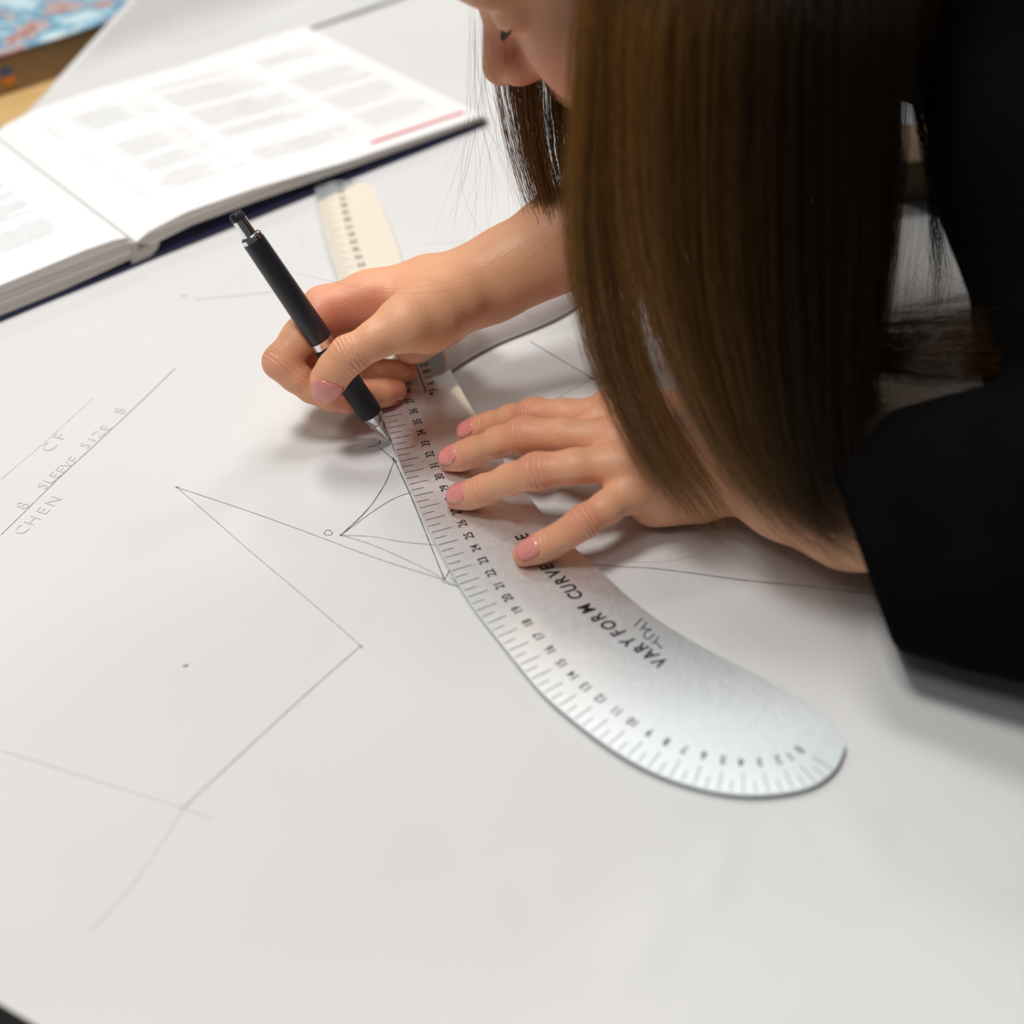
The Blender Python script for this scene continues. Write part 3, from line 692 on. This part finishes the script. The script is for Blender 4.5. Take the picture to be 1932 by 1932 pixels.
# ---- head: x to the face, y to her left, z up; placed by the nose tip
HS = .89; YAW, BOW, ROLL = math.radians(6), math.radians(40), math.radians(-8)
fx = np.array([-math.cos(YAW), math.sin(YAW), 0]); ly = np.array([-fx[1], fx[0], 0]); uz = np.array([0, 0, 1.])
hx = fx*math.cos(BOW) - uz*math.sin(BOW); hz = uz*math.cos(BOW) + fx*math.sin(BOW); hy = ly
hy, hz = hy*math.cos(ROLL) + hz*math.sin(ROLL), hz*math.cos(ROLL) - hy*math.sin(ROLL)
HR = np.stack([hx, hy, hz])                                       # rows: local axes in world
NOSE = np.array([.1150, 0, -.034]); HO = atZ(922, 150, .715) - (NOSE*HS) @ HR
def hp(x, y, z): return HO + (np.array([x, y, z])*HS) @ HR
def hell(c, r): return ell(HO + (np.array(c)*HS) @ HR, np.array(r)*HS, HR)
def hch(pts, k=.006): return chain([(hp(*p), r*HS) for p, r in pts], k)
head_parts = [hell((-.015, 0, .045), (.097, .076, .088)), hell((.028, 0, -.020), (.056, .053, .075)),
              hch([((.02, .050, -.055), .016), ((.050, .022, -.092), .014), ((.062, 0, -.098), .015)]), hch([((.02, -.050, -.055), .016), ((.050, -.022, -.092), .014), ((.062, 0, -.098), .015)]),
              hell((.050, .030, -.046), (.032, .026, .040)), hell((.050, -.029, -.040), (.032, .026, .034)),
              hch([((.066, -.036, .022), .013), ((.082, 0, .022), .013), ((.066, .036, .022), .013)]),
              hell((.034, 0, -.074), (.042, .038, .034)),
              hch([((.074, -.018, -.066), .008), ((.085, 0, -.062), .0085), ((.074, .018, -.066), .008)]),
              hch([((.073, -.014, -.077), .007), ((.080, 0, -.075), .0085), ((.073, .014, -.077), .007)]),
              hch([((-.01, 0, -.04), .052), ((-.055, 0, -.08), .046), ((-.085, 0, -.11), .044)], .02)]
hd_b = union(head_parts, .016)
orbL, orbR = hell((.097, .037, -.003), (.024, .020, .015)), hell((.097, -.037, -.003), (.024, .020, .015)); lidL, lidR = hell((.064, .031, -.001), (.0150, .0145, .0125)), hell((.064, -.031, -.001), (.0150, .0145, .0125))
def hd_a(P):
    d = hd_b(P)
    for o_ in (orbL, orbR): d = -smin(-d, o_(P), .010)
    return smin(smin(d, lidL(P), .004), lidR(P), .004)
nose_f = union([hch([((.074, 0, .004), .0085), ((.083, 0, -.008), .0080), ((.1045, 0, -.033), .0104)], .006), hell((.091, .0125, -.037), (.0125, .0080, .0085)), hell((.091, -.0125, -.037), (.0125, .0080, .0085))], .007)
earL = union([hell((-.012, .074, -.012), (.018, .007, .030))], .006); earR = hell((-.012, -.074, -.012), (.018, .007, .030))
shL, shR = Z(1985, -120, .64), Z(1690, -330, .80)
neckb = hp(-.105, 0, -.135); chest = Z(1850, -270, .74); hips = np.array([.62, .62, -.10])
elbL = Z(2230, 960, .60)
torso_f = union([chain([(hp(-.06, 0, -.09), .040), (neckb, .042), (between(shL, shR, .5), .060), (chest, .080), (np.array([.56, .62, .10]), .10), (hips, .11)], .03),
                 chain([(shL, .045), (shR, .045)], .03), chain([(shL, .042), (Z(2090, 420, .625), .036), (elbL, .032), (at(2010, 1035, .055), .030)], .01), chain([(shR, .042), (Z(1420, 250, .752), .036)], .01)], .02)
def head_f(P): return smin(smin(smin(hd_a(P), nose_f(P), .009), earL(P), .006), earR(P), .006)
allL = [x for L in LJ.values() for x in L] + forearmL + thumbL
allR = [x for L in RH.values() for x in L] + forearmR
hc = [(hp(0, 0, 0), .15*HS), (hp(-.08, 0, -.16), .05)]
groups = [(handL, *bounds(allL, .006)), (handR, *bounds(allR, .006)), (head_f, *bounds(hc, .01))]
bp, bq = surface_nets(groups, .00125)
bp[:, 2] = np.maximum(bp[:, 2], .0023)                            # flesh pressed flat where it rests
tp_, tq = surface_nets([(torso_f, np.array([.0, .25, -.25]), np.array([.80, 1.1, .55]))], .006)
body_me = fast_mesh('body', np.r_[bp, tp_], np.r_[bq, tq + len(bp)])
bv = np.r_[bp, tp_].astype(np.float32)
blush = np.zeros(len(bv), np.float32); wrk = np.zeros(len(bv), np.float32); axi = np.zeros(len(bv), np.float32)
def spot(c, r, a):
    d2 = ((bv - np.asarray(c, np.float32))**2).sum(1); blush[:] = np.maximum(blush, a*np.exp(-d2/(r*r)))
def crease(c, axis, r, a):
    axis = np.asarray(axis)/np.linalg.norm(axis); q = bv - np.asarray(c, np.float32); d2 = (q*q).sum(1); t = q @ axis.astype(np.float32)
    w_ = a*np.exp(-(t/(.45*r))**2)*(d2 < (1.7*r)**2); m = w_ > wrk; wrk[m] = w_[m]; axi[m] = t[m]
for L in list(LJ.values()):
    spot(L[0][0], .011, .8); spot(L[4][0], .012, .65); spot(L[2][0], .009, .50); spot(L[6][0], .016, .30)
    crease(L[4][0], L[4][0]-L[5][0] + L[3][0]-L[4][0], .0092, 1.0); crease(L[2][0], L[2][0]-L[3][0], .007, .7)
for k, L in RH.items():
    spot(L[0][0], .011, .8); spot(L[4 if k != 'thumb' else 3][0], .012, .40); spot(L[2][0], .008, .30)
    if k == 'thumb': crease(L[3][0], L[3][0]-L[4][0], .010, .9)
    else: crease(L[4][0], L[4][0]-L[5][0], .009, .8)
spot(Z(640, 600, .755), .018, .75); spot(Z(690, 610, .755), .020, .8)
spot(hp(.112, 0, -.04), .018, .45); spot(hp(.07, .04, -.04), .03, .35); spot(hp(.09, .02, -.045), .012, .5)
attr(body_me, 'blush', blush); attr(body_me, 'wrinkle', wrk); attr(body_me, 'axial', axi)
body = link('body', body_me, M['skin'], person, True)

# ---- fingernails
def nail(J, dorsal, length, width, m=M['nail'], back=.80):
    """curved plate on the back of the last finger joint; J: joints (centre, radius) from the tip"""
    tip, prev = np.asarray(J[0][0]), np.asarray(J[1][0]); r, rp = J[0][1], J[1][1]; dist = np.linalg.norm(tip-prev); ax = (tip - prev)/dist
    up = np.asarray(dorsal, float); up -= ax*(up @ ax); up /= np.linalg.norm(up); sd = np.cross(ax, up)
    def pt(t, a, lift):                    # t along 0 root .. 1 edge, a angle across
        s_ = length*(t-back); c = tip + ax*s_
        rr = r + (rp-r)*min(1, max(0, -s_/dist)) + .0004 - (.18*max(0, s_)**2/r)
        if t < .12: lift -= .0006*(1-t/.12)
        return c + (up*math.cos(a) + sd*math.sin(a))*(rr + lift) - up*(.0010*max(0, (t-.7)/.3)**2)
    nt_, na = 12, 11; amax = width/(2*r); V = []; Fc = []
    for i in range(nt_):
        t = i/(nt_-1)
        s_ = max(.06, (1 - abs(2*t-1)**2.8))**(1/2.6)
        for j in range(na):
            a = amax*s_*(2*j/(na-1) - 1)
            tt = t
            V.append(pt(tt, a, .0004 + .0001*math.cos(a/amax*1.5)))
    for i in range(nt_-1):
        for j in range(na-1): Fc.append((i*na+j, (i+1)*na+j, (i+1)*na+j+1, i*na+j+1))
    o = obj('fingernail', V, Fc, m, person, True); o.modifiers.new('t', 'SOLIDIFY').thickness = .0004
    return o
for k, (ln, wd, dz) in {'little': (.0118, .0088, (.05, -.45, .9)), 'ring': (.0130, .0100, (.02, -.40, .9)), 'middle': (.0130, .0100, (.0, -.42, .9)), 'index': (.0118, .0092, (-.05, -.35, .9))}.items():
    nail(LJ[k], dz, ln, wd)
nail(RH['thumb'], (.22, -.85, .50), .0155, .0138, back=.98)
nail(RH['ring'], (.25, -.3, -.9), .010, .008)

# ---- lashes of the lowered eye
V = []; Fc = []
for sgn in (1,):
    P = catmull([hp(.0755, sgn*.021, -.0050), hp(.0785, sgn*.028, -.0062), hp(.0765, sgn*.036, -.0055), hp(.0690, sgn*.043, -.0020)], 16)
    for p in P:
        p = p + hx*.0012; q = p + hx*.0030 - hz*.0026; V += [p - hx*.002, q]
    Fc = [(2*i, 2*i+2, 2*i+3, 2*i+1) for i in range(15)]
lash = obj('eyelashes', V, Fc, M['lash'], person); lash.modifiers.new('t', 'SOLIDIFY').thickness = .0006

def on_skin(p, lift=.0003):
    p = np.asarray(p, np.float32)
    for _ in range(6):
        e = .0008; Q = np.array([p, p+[e, 0, 0], p+[0, e, 0], p+[0, 0, e]], np.float32); d = head_f(Q); g = (d[1:]-d[0])/e; g /= np.linalg.norm(g)+1e-9
        p = p - g*(d[0]-lift)
    return p
for sgn in (1, -1):
    V = []; n = 14
    for i in range(n):
        t = i/(n-1); y = sgn*(.014 + .036*t); zc = .0290 + .004*math.sin(t*2.4) - .003*t; hw_ = .0028*(1-t)**.6 + .0006
        V += [on_skin(hp(.085 - .02*t*t, y, zc - hw_)), on_skin(hp(.085 - .02*t*t, y, zc + hw_))]
    o = obj('eyebrow', V, [(2*i, 2*i+2, 2*i+3, 2*i+1) for i in range(n-1)], M['lash'], person); o.modifiers.new('t', 'SOLIDIFY').thickness = .0005

# ---- black top: body with wide sleeves
slL = [(at(1560, 1000, .042), .030), (at(1680, 1045, .044), .038), (at(1780, 1035, .048), .044), (at(1900, 1030, .054), .052), (at(2060, 1030, .062), .056), (elbL, .058), (Z(2130, 620, .62), .058), (Z(2045, 300, .63), .060), (Z(2010, 60, .64), .062), (shL, .066)]
slR = [(Z(1400, 235, .755), .050), (shR, .070)]
top_f = union([chain([(hp(-.06, 0, -.08), .056), (neckb, .062), (between(shL, shR, .5), .082), (chest, .105), (np.array([.57, .62, .10]), .125), (hips, .135), (np.array([.64, .62, -.32]), .14)], .04),
               chain([(shL, .066), (shR, .066)], .03), chain(slL, .010), chain([(at(1655, 945, .058), .026), (at(1740, 915, .070), .030), (at(1850, 915, .076), .036), (at(1960, 930, .080), .044)], .01), chain(slR, .02)], .015)
cN = np.array([-.94, .0, -.34], np.float32); cA32 = at(1604, 985, .070).astype(np.float32)
def top_g(P):
    d = top_f(P); q = P - cA32
    w_ = .0010*np.sin(P[:, 1]*150 + P[:, 0]*70)          # folds of the cloth
    d = d + w_*(P[:, 2] < .12)
    near_ = (P[:, 2] < .14) & (P[:, 0] < .22) & (P[:, 1] < .60)
    d = np.where(near_, -smin(-d, -(q @ cN), .006), d)
    return np.where(P[:, 0] > .47, d, -smin(-d, -(.0012 - P[:, 2]), .006))
cp, cq = surface_nets([(top_g, np.array([.05, .25, -.48]), np.array([.85, 1.1, .55]))], .0036)
top = link('black_top', fast_mesh('black_top', cp, cq), M['black'], person, True)

# ---- hair: strands as thin tubes, grown between guide strands
def tubes(name, S, r, tone, parent=person, taper=.35):
    """S (n,k,3) strands"""
    n, k, _ = S.shape; T = np.gradient(S, axis=1); T /= np.linalg.norm(T, axis=2, keepdims=True) + 1e-12
    up = np.array([.3, -.8, .52]); e1 = np.cross(T, up); e1 /= np.linalg.norm(e1, axis=2, keepdims=True) + 1e-9; e2 = np.cross(T, e1)
    rr = (np.ones(k)*r if np.isscalar(r) else r)
    prof = np.interp(np.linspace(0, 1, k), [0, .75, 1], [1, 1, taper])
    R = (np.broadcast_to(rr, (n, k)) if np.ndim(rr) < 2 else rr)*prof
    V = np.stack([S + (e1*math.cos(a) + e2*math.sin(a))*R[..., None] for a in (0, 2.0944, 4.18879)], 2)       # n,k,3,3
    base = (np.arange(n)[:, None]*k + np.arange(k-1)[None])*3
    Q = np.concatenate([np.stack([base+j, base+(j+1) % 3, base+3+(j+1) % 3, base+3+j], -1).reshape(-1, 4) for j in range(3)])
    me = fast_mesh(name, V.reshape(-1, 3), Q); attr(me, 'tone', np.repeat(tone, k*3))
    return link(name, me, M['hair'], parent, True)
def grow(guides, n, k, jit, clump=24, cj=.004, end_var=.25, wave=.0015, tone=(.15, .9), u_pow=1.0, seed=0, shadef=None):
    g = np.random.default_rng(seed); Gd = np.stack([catmull(q, 40) for q in guides]); m_ = len(guides)
    u = g.random(n)**u_pow; cl = np.round(u*clump + g.normal(0, .35, n))/clump; cl = np.clip(cl, 0, 1)
    S = np.zeros((n, k, 3)); tt = np.linspace(0, 1, k)
    end = 1 - end_var*g.random(n)**1.6
    coff = g.normal(0, cj, (clump+1, 3)); ci = np.clip((cl*clump).astype(int), 0, clump)
    for j in range(k):
        t = tt[j]*end; w_ = .65*tt[j]; uu = np.clip(u*(1-w_) + cl*w_ + g.normal(0, .004, n)*0, 0, 1)*(m_-1)
        i = np.clip(uu.astype(int), 0, m_-2); f_ = (uu-i)[:, None]; ti = np.clip(t*39, 0, 38.999); i0 = ti.astype(int); ft = (ti-i0)[:, None]
        S[:, j] = (Gd[i, i0]*(1-ft) + Gd[i, i0+1]*ft)*(1-f_) + (Gd[i+1, i0]*(1-ft) + Gd[i+1, i0+1]*ft)*f_
    off = g.normal(0, 1, (n, 3))*np.asarray(jit)
    env = np.interp(tt, [0, .15, .8, 1], [.6, 1, 1, 1.2])
    S += off[:, None]*env[None, :, None] + coff[ci][:, None]*tt[None, :, None]
    ph = g.random((n, 1))*6.28; fr = 3 + 4*g.random((n, 1)); wv = np.sin(ph + fr*tt[None]*2)*wave*tt[None]
    S[..., 0] += wv; S[..., 1] += wv*np.cos(ph*3)
    S[..., 2] = np.maximum(S[..., 2], .0035)
    tn = tone[0] + (tone[1]-tone[0])*np.clip(.5 + .5*np.sin(cl*53) * .6 + g.normal(0, .25, n), 0, 1)
    if shadef is not None: tn = tn*shadef(u)
    return S, tn
crown = hp(-.02, .005, .135)
def near_guide(px, y0=.565, y1=.545, root=0.0):
    """px: list of (x, y) photo points hanging from the side of the head, near side"""
    n = len(px); P = [crown + hx*root*.06, hp(.035 - .10*(root*.5+.5), .055, .115)]
    return P + [atY(u, v, y0 + (y1-y0)*i/(n-1)) for i, (u, v) in enumerate(px)]
clump = [near_guide([(1116, -90), (1116, 0), (1110, 200), (1104, 400), (1122, 560), (1158, 700), (1222, 830), (1290, 920), (1345, 985)], .575, .512, -1),
         near_guide([(1180, -90), (1178, 0), (1168, 200), (1162, 400), (1178, 560), (1208, 700), (1262, 820), (1318, 905), (1362, 970)], .573, .510, -.8)]
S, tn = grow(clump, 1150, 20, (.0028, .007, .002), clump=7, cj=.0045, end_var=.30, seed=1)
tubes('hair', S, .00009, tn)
near = [near_guide([(1172, -90), (1170, 0), (1165, 200), (1176, 400), (1218, 560), (1272, 690), (1345, 815), (1430, 905), (1540, 965)], .572, .492, -.7),
        near_guide([(1290, -90), (1290, 0), (1288, 200), (1290, 400), (1305, 560), (1342, 700), (1405, 840), (1480, 935), (1575, 985)], .568, .484, -.3),
        near_guide([(1390, -90), (1390, 0), (1390, 200), (1392, 400), (1400, 560), (1424, 700), (1465, 850), (1525, 950), (1610, 995)], .566, .478, 0),
        near_guide([(1490, -90), (1490, 0), (1492, 200), (1494, 400), (1498, 560), (1505, 700), (1530, 860), (1575, 955), (1650, 1000)], .566, .472, .3),
        near_guide([(1590, -90), (1592, 0), (1595, 200), (1595, 400), (1590, 560), (1580, 700), (1590, 830), (1630, 920), (1700, 950)], .570, .480, .6),
        near_guide([(1690, -90), (1686, 0), (1672, 200), (1656, 400), (1634, 560), (1608, 690), (1615, 790), (1680, 860), (1790, 880)], .575, .500, 1)]
S, tn = grow(near, 8000, 20, (.0035, .011, .002), clump=34, cj=.0035, end_var=.20, seed=12, shadef=lambda u: np.interp(u, [0, .22, .42, .58, 1], [1.0, .66, .20, .06, .02]))  # shade on the right of the curtain painted into the strand tone
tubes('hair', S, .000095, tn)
backg = [[crown, hp(-.075, .05, .10)] + [atY(u, v, y) for u, v, y in q] for q in ([(1560, -120, .58), (1600, -20, .585), (1640, 90, .60), (1668, 190, .62)], [(1660, -150, .59), (1700, -60, .60), (1760, 60, .615), (1790, 150, .63)], [(1780, -190, .60), (1830, -90, .61), (1900, 30, .62), (1935, 160, .63)])]
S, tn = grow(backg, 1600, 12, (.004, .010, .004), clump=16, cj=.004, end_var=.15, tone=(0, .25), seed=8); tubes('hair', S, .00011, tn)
def far_guide(px, y0, y1):
    n = len(px); return [crown, hp(.04, -.055, .10)] + [atY(u, v, y0 + (y1-y0)*i/(n-1)) for i, (u, v) in enumerate(px)]
farg = [far_guide([(930, -60), (938, 100), (952, 200), (980, 310), (1012, 400), (1055, 480), (1105, 560)], .690, .668),
        far_guide([(985, -60), (990, 100), (1000, 200), (1022, 310), (1050, 400), (1085, 490), (1120, 575)], .690, .666),
        far_guide([(1060, -60), (1060, 100), (1060, 200), (1070, 310), (1085, 400), (1105, 480), (1130, 560)], .690, .665),
        far_guide([(1140, -60), (1140, 100), (1140, 200), (1145, 310), (1150, 400), (1160, 490), (1175, 580)], .690, .660)]
S, tn = grow(farg, 1500, 18, (.0025, .006, .002), clump=22, cj=.003, end_var=.28, u_pow=.8, tone=(.2, .9), seed=2)
tubes('hair', S, .000085, tn)
# wisps in the gap and strands lying over the sleeve
gapg = [[atY(u, v, .60) for u, v in q] for q in ([(1655, 60), (1668, 200), (1668, 320), (1655, 440), (1640, 540), (1625, 640)], [(1690, 60), (1690, 200), (1682, 320), (1672, 440), (1664, 520), (1655, 600)])]
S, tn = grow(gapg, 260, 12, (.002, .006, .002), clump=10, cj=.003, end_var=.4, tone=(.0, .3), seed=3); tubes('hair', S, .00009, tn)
gapg = [[atY(u, v, .60) for u, v in q] for q in ([(1715, 60), (1725, 200), (1742, 270), (1756, 340), (1762, 430), (1766, 520), (1752, 610)], [(1722, 60), (1733, 200), (1748, 270), (1762, 340), (1768, 430), (1772, 500), (1775, 590)])]
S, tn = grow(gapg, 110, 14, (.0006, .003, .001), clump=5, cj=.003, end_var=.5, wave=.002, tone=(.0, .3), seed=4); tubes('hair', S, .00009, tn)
layg = [[at(u, v, z) for u, v, z in q] for q in ([(1560, 560, .14), (1620, 600, .12), (1700, 598, .11), (1790, 588, .11), (1870, 580, .12), (2000, 560, .13)], [(1560, 640, .12), (1640, 660, .10), (1720, 672, .10), (1800, 676, .10), (1880, 672, .11), (2000, 650, .12)], [(1570, 690, .10), (1650, 690, .09), (1740, 705, .09), (1820, 700, .09), (1900, 690, .10), (2000, 670, .11)])]
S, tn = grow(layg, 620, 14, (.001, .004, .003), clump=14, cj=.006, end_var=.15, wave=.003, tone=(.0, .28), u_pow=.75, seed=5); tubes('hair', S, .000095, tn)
layg = [[at(u, v, z) for u, v, z in q] for q in ([(1575, 640, .11), (1595, 720, .09), (1650, 790, .085), (1740, 812, .085), (1850, 815, .09), (2000, 800, .10)], [(1540, 640, .11), (1560, 740, .09), (1630, 820, .085), (1740, 850, .085), (1850, 850, .09), (2000, 840, .10)])]
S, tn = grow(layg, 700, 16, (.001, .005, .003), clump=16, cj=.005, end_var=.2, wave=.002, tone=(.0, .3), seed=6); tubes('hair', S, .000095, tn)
# single stray hairs
st = []
g = np.random.default_rng(11)
for i in range(46):
    u0 = 880 + 110*g.random(); v0 = -40 + 120*g.random(); y = .66 + .04*g.random(); L_ = 250 + 260*g.random(); bend = g.normal(0, 60) + 40
    st.append(catmull([atY(u0, v0, y), atY(u0 + bend*.15, v0 + L_*.35, y), atY(u0 + bend*.6 + g.normal(0, 20), v0 + L_*.7, y), atY(u0 + bend*1.5 + 20*g.normal(), v0 + L_, y)], 16))
for i in range(26):
    u0 = 1100 + 150*g.random(); v0 = 380 + 300*g.random(); y = .565
    st.append(catmull([atY(u0, v0, y), atY(u0 + g.normal(0, 40), v0 + 90, y), atY(u0 + g.normal(30, 80), v0 + 180, y-.005), atY(u0 + g.normal(60, 110), v0 + 260, y-.01)], 16))
for i in range(24):
    u0 = 1640 + 60*g.random(); v0 = 700 + 90*g.random(); st.append(catmull([at(u0, v0, .09), at(u0 + 70, v0 + g.normal(0, 40), .09), at(u0 + 160, v0 + g.normal(10, 40), .09), at(u0 + 270, v0 + g.normal(20, 50), .10)], 16))
for i in range(18):
    u0 = 1670 + 110*g.random(); v0 = 420 + 100*g.random(); st.append(catmull([atY(u0, v0, .6), atY(u0 + g.normal(0, 25), v0 + 60, .6), atY(u0 + g.normal(0, 50), v0 + 120, .6), atY(u0 + g.normal(0, 70), v0 + 190, .6)], 16))
for q in ([(1050, 415, .105), (980, 465, .10), (880, 520, .095), (760, 545, .088), (650, 535, .088), (545, 512, .085)], [(1060, 440, .105), (960, 515, .10), (840, 548, .098), (730, 552, .09), (640, 535, .088), (560, 517, .085)], [(1180, 700, .06), (1250, 850, .05), (1330, 960, .02), (1430, 1010, .006), (1580, 1040, .006), (1640, 1060, .006)], [(1240, 760, .06), (1300, 900, .04), (1350, 985, .006), (1420, 1020, .004), (1500, 1020, .004), (1560, 1000, .01)]):
    st.append(catmull([at(u, v, z) for u, v, z in q], 16))
tubes('stray_hair', np.array(st), .000042, np.full(len(st), .5))
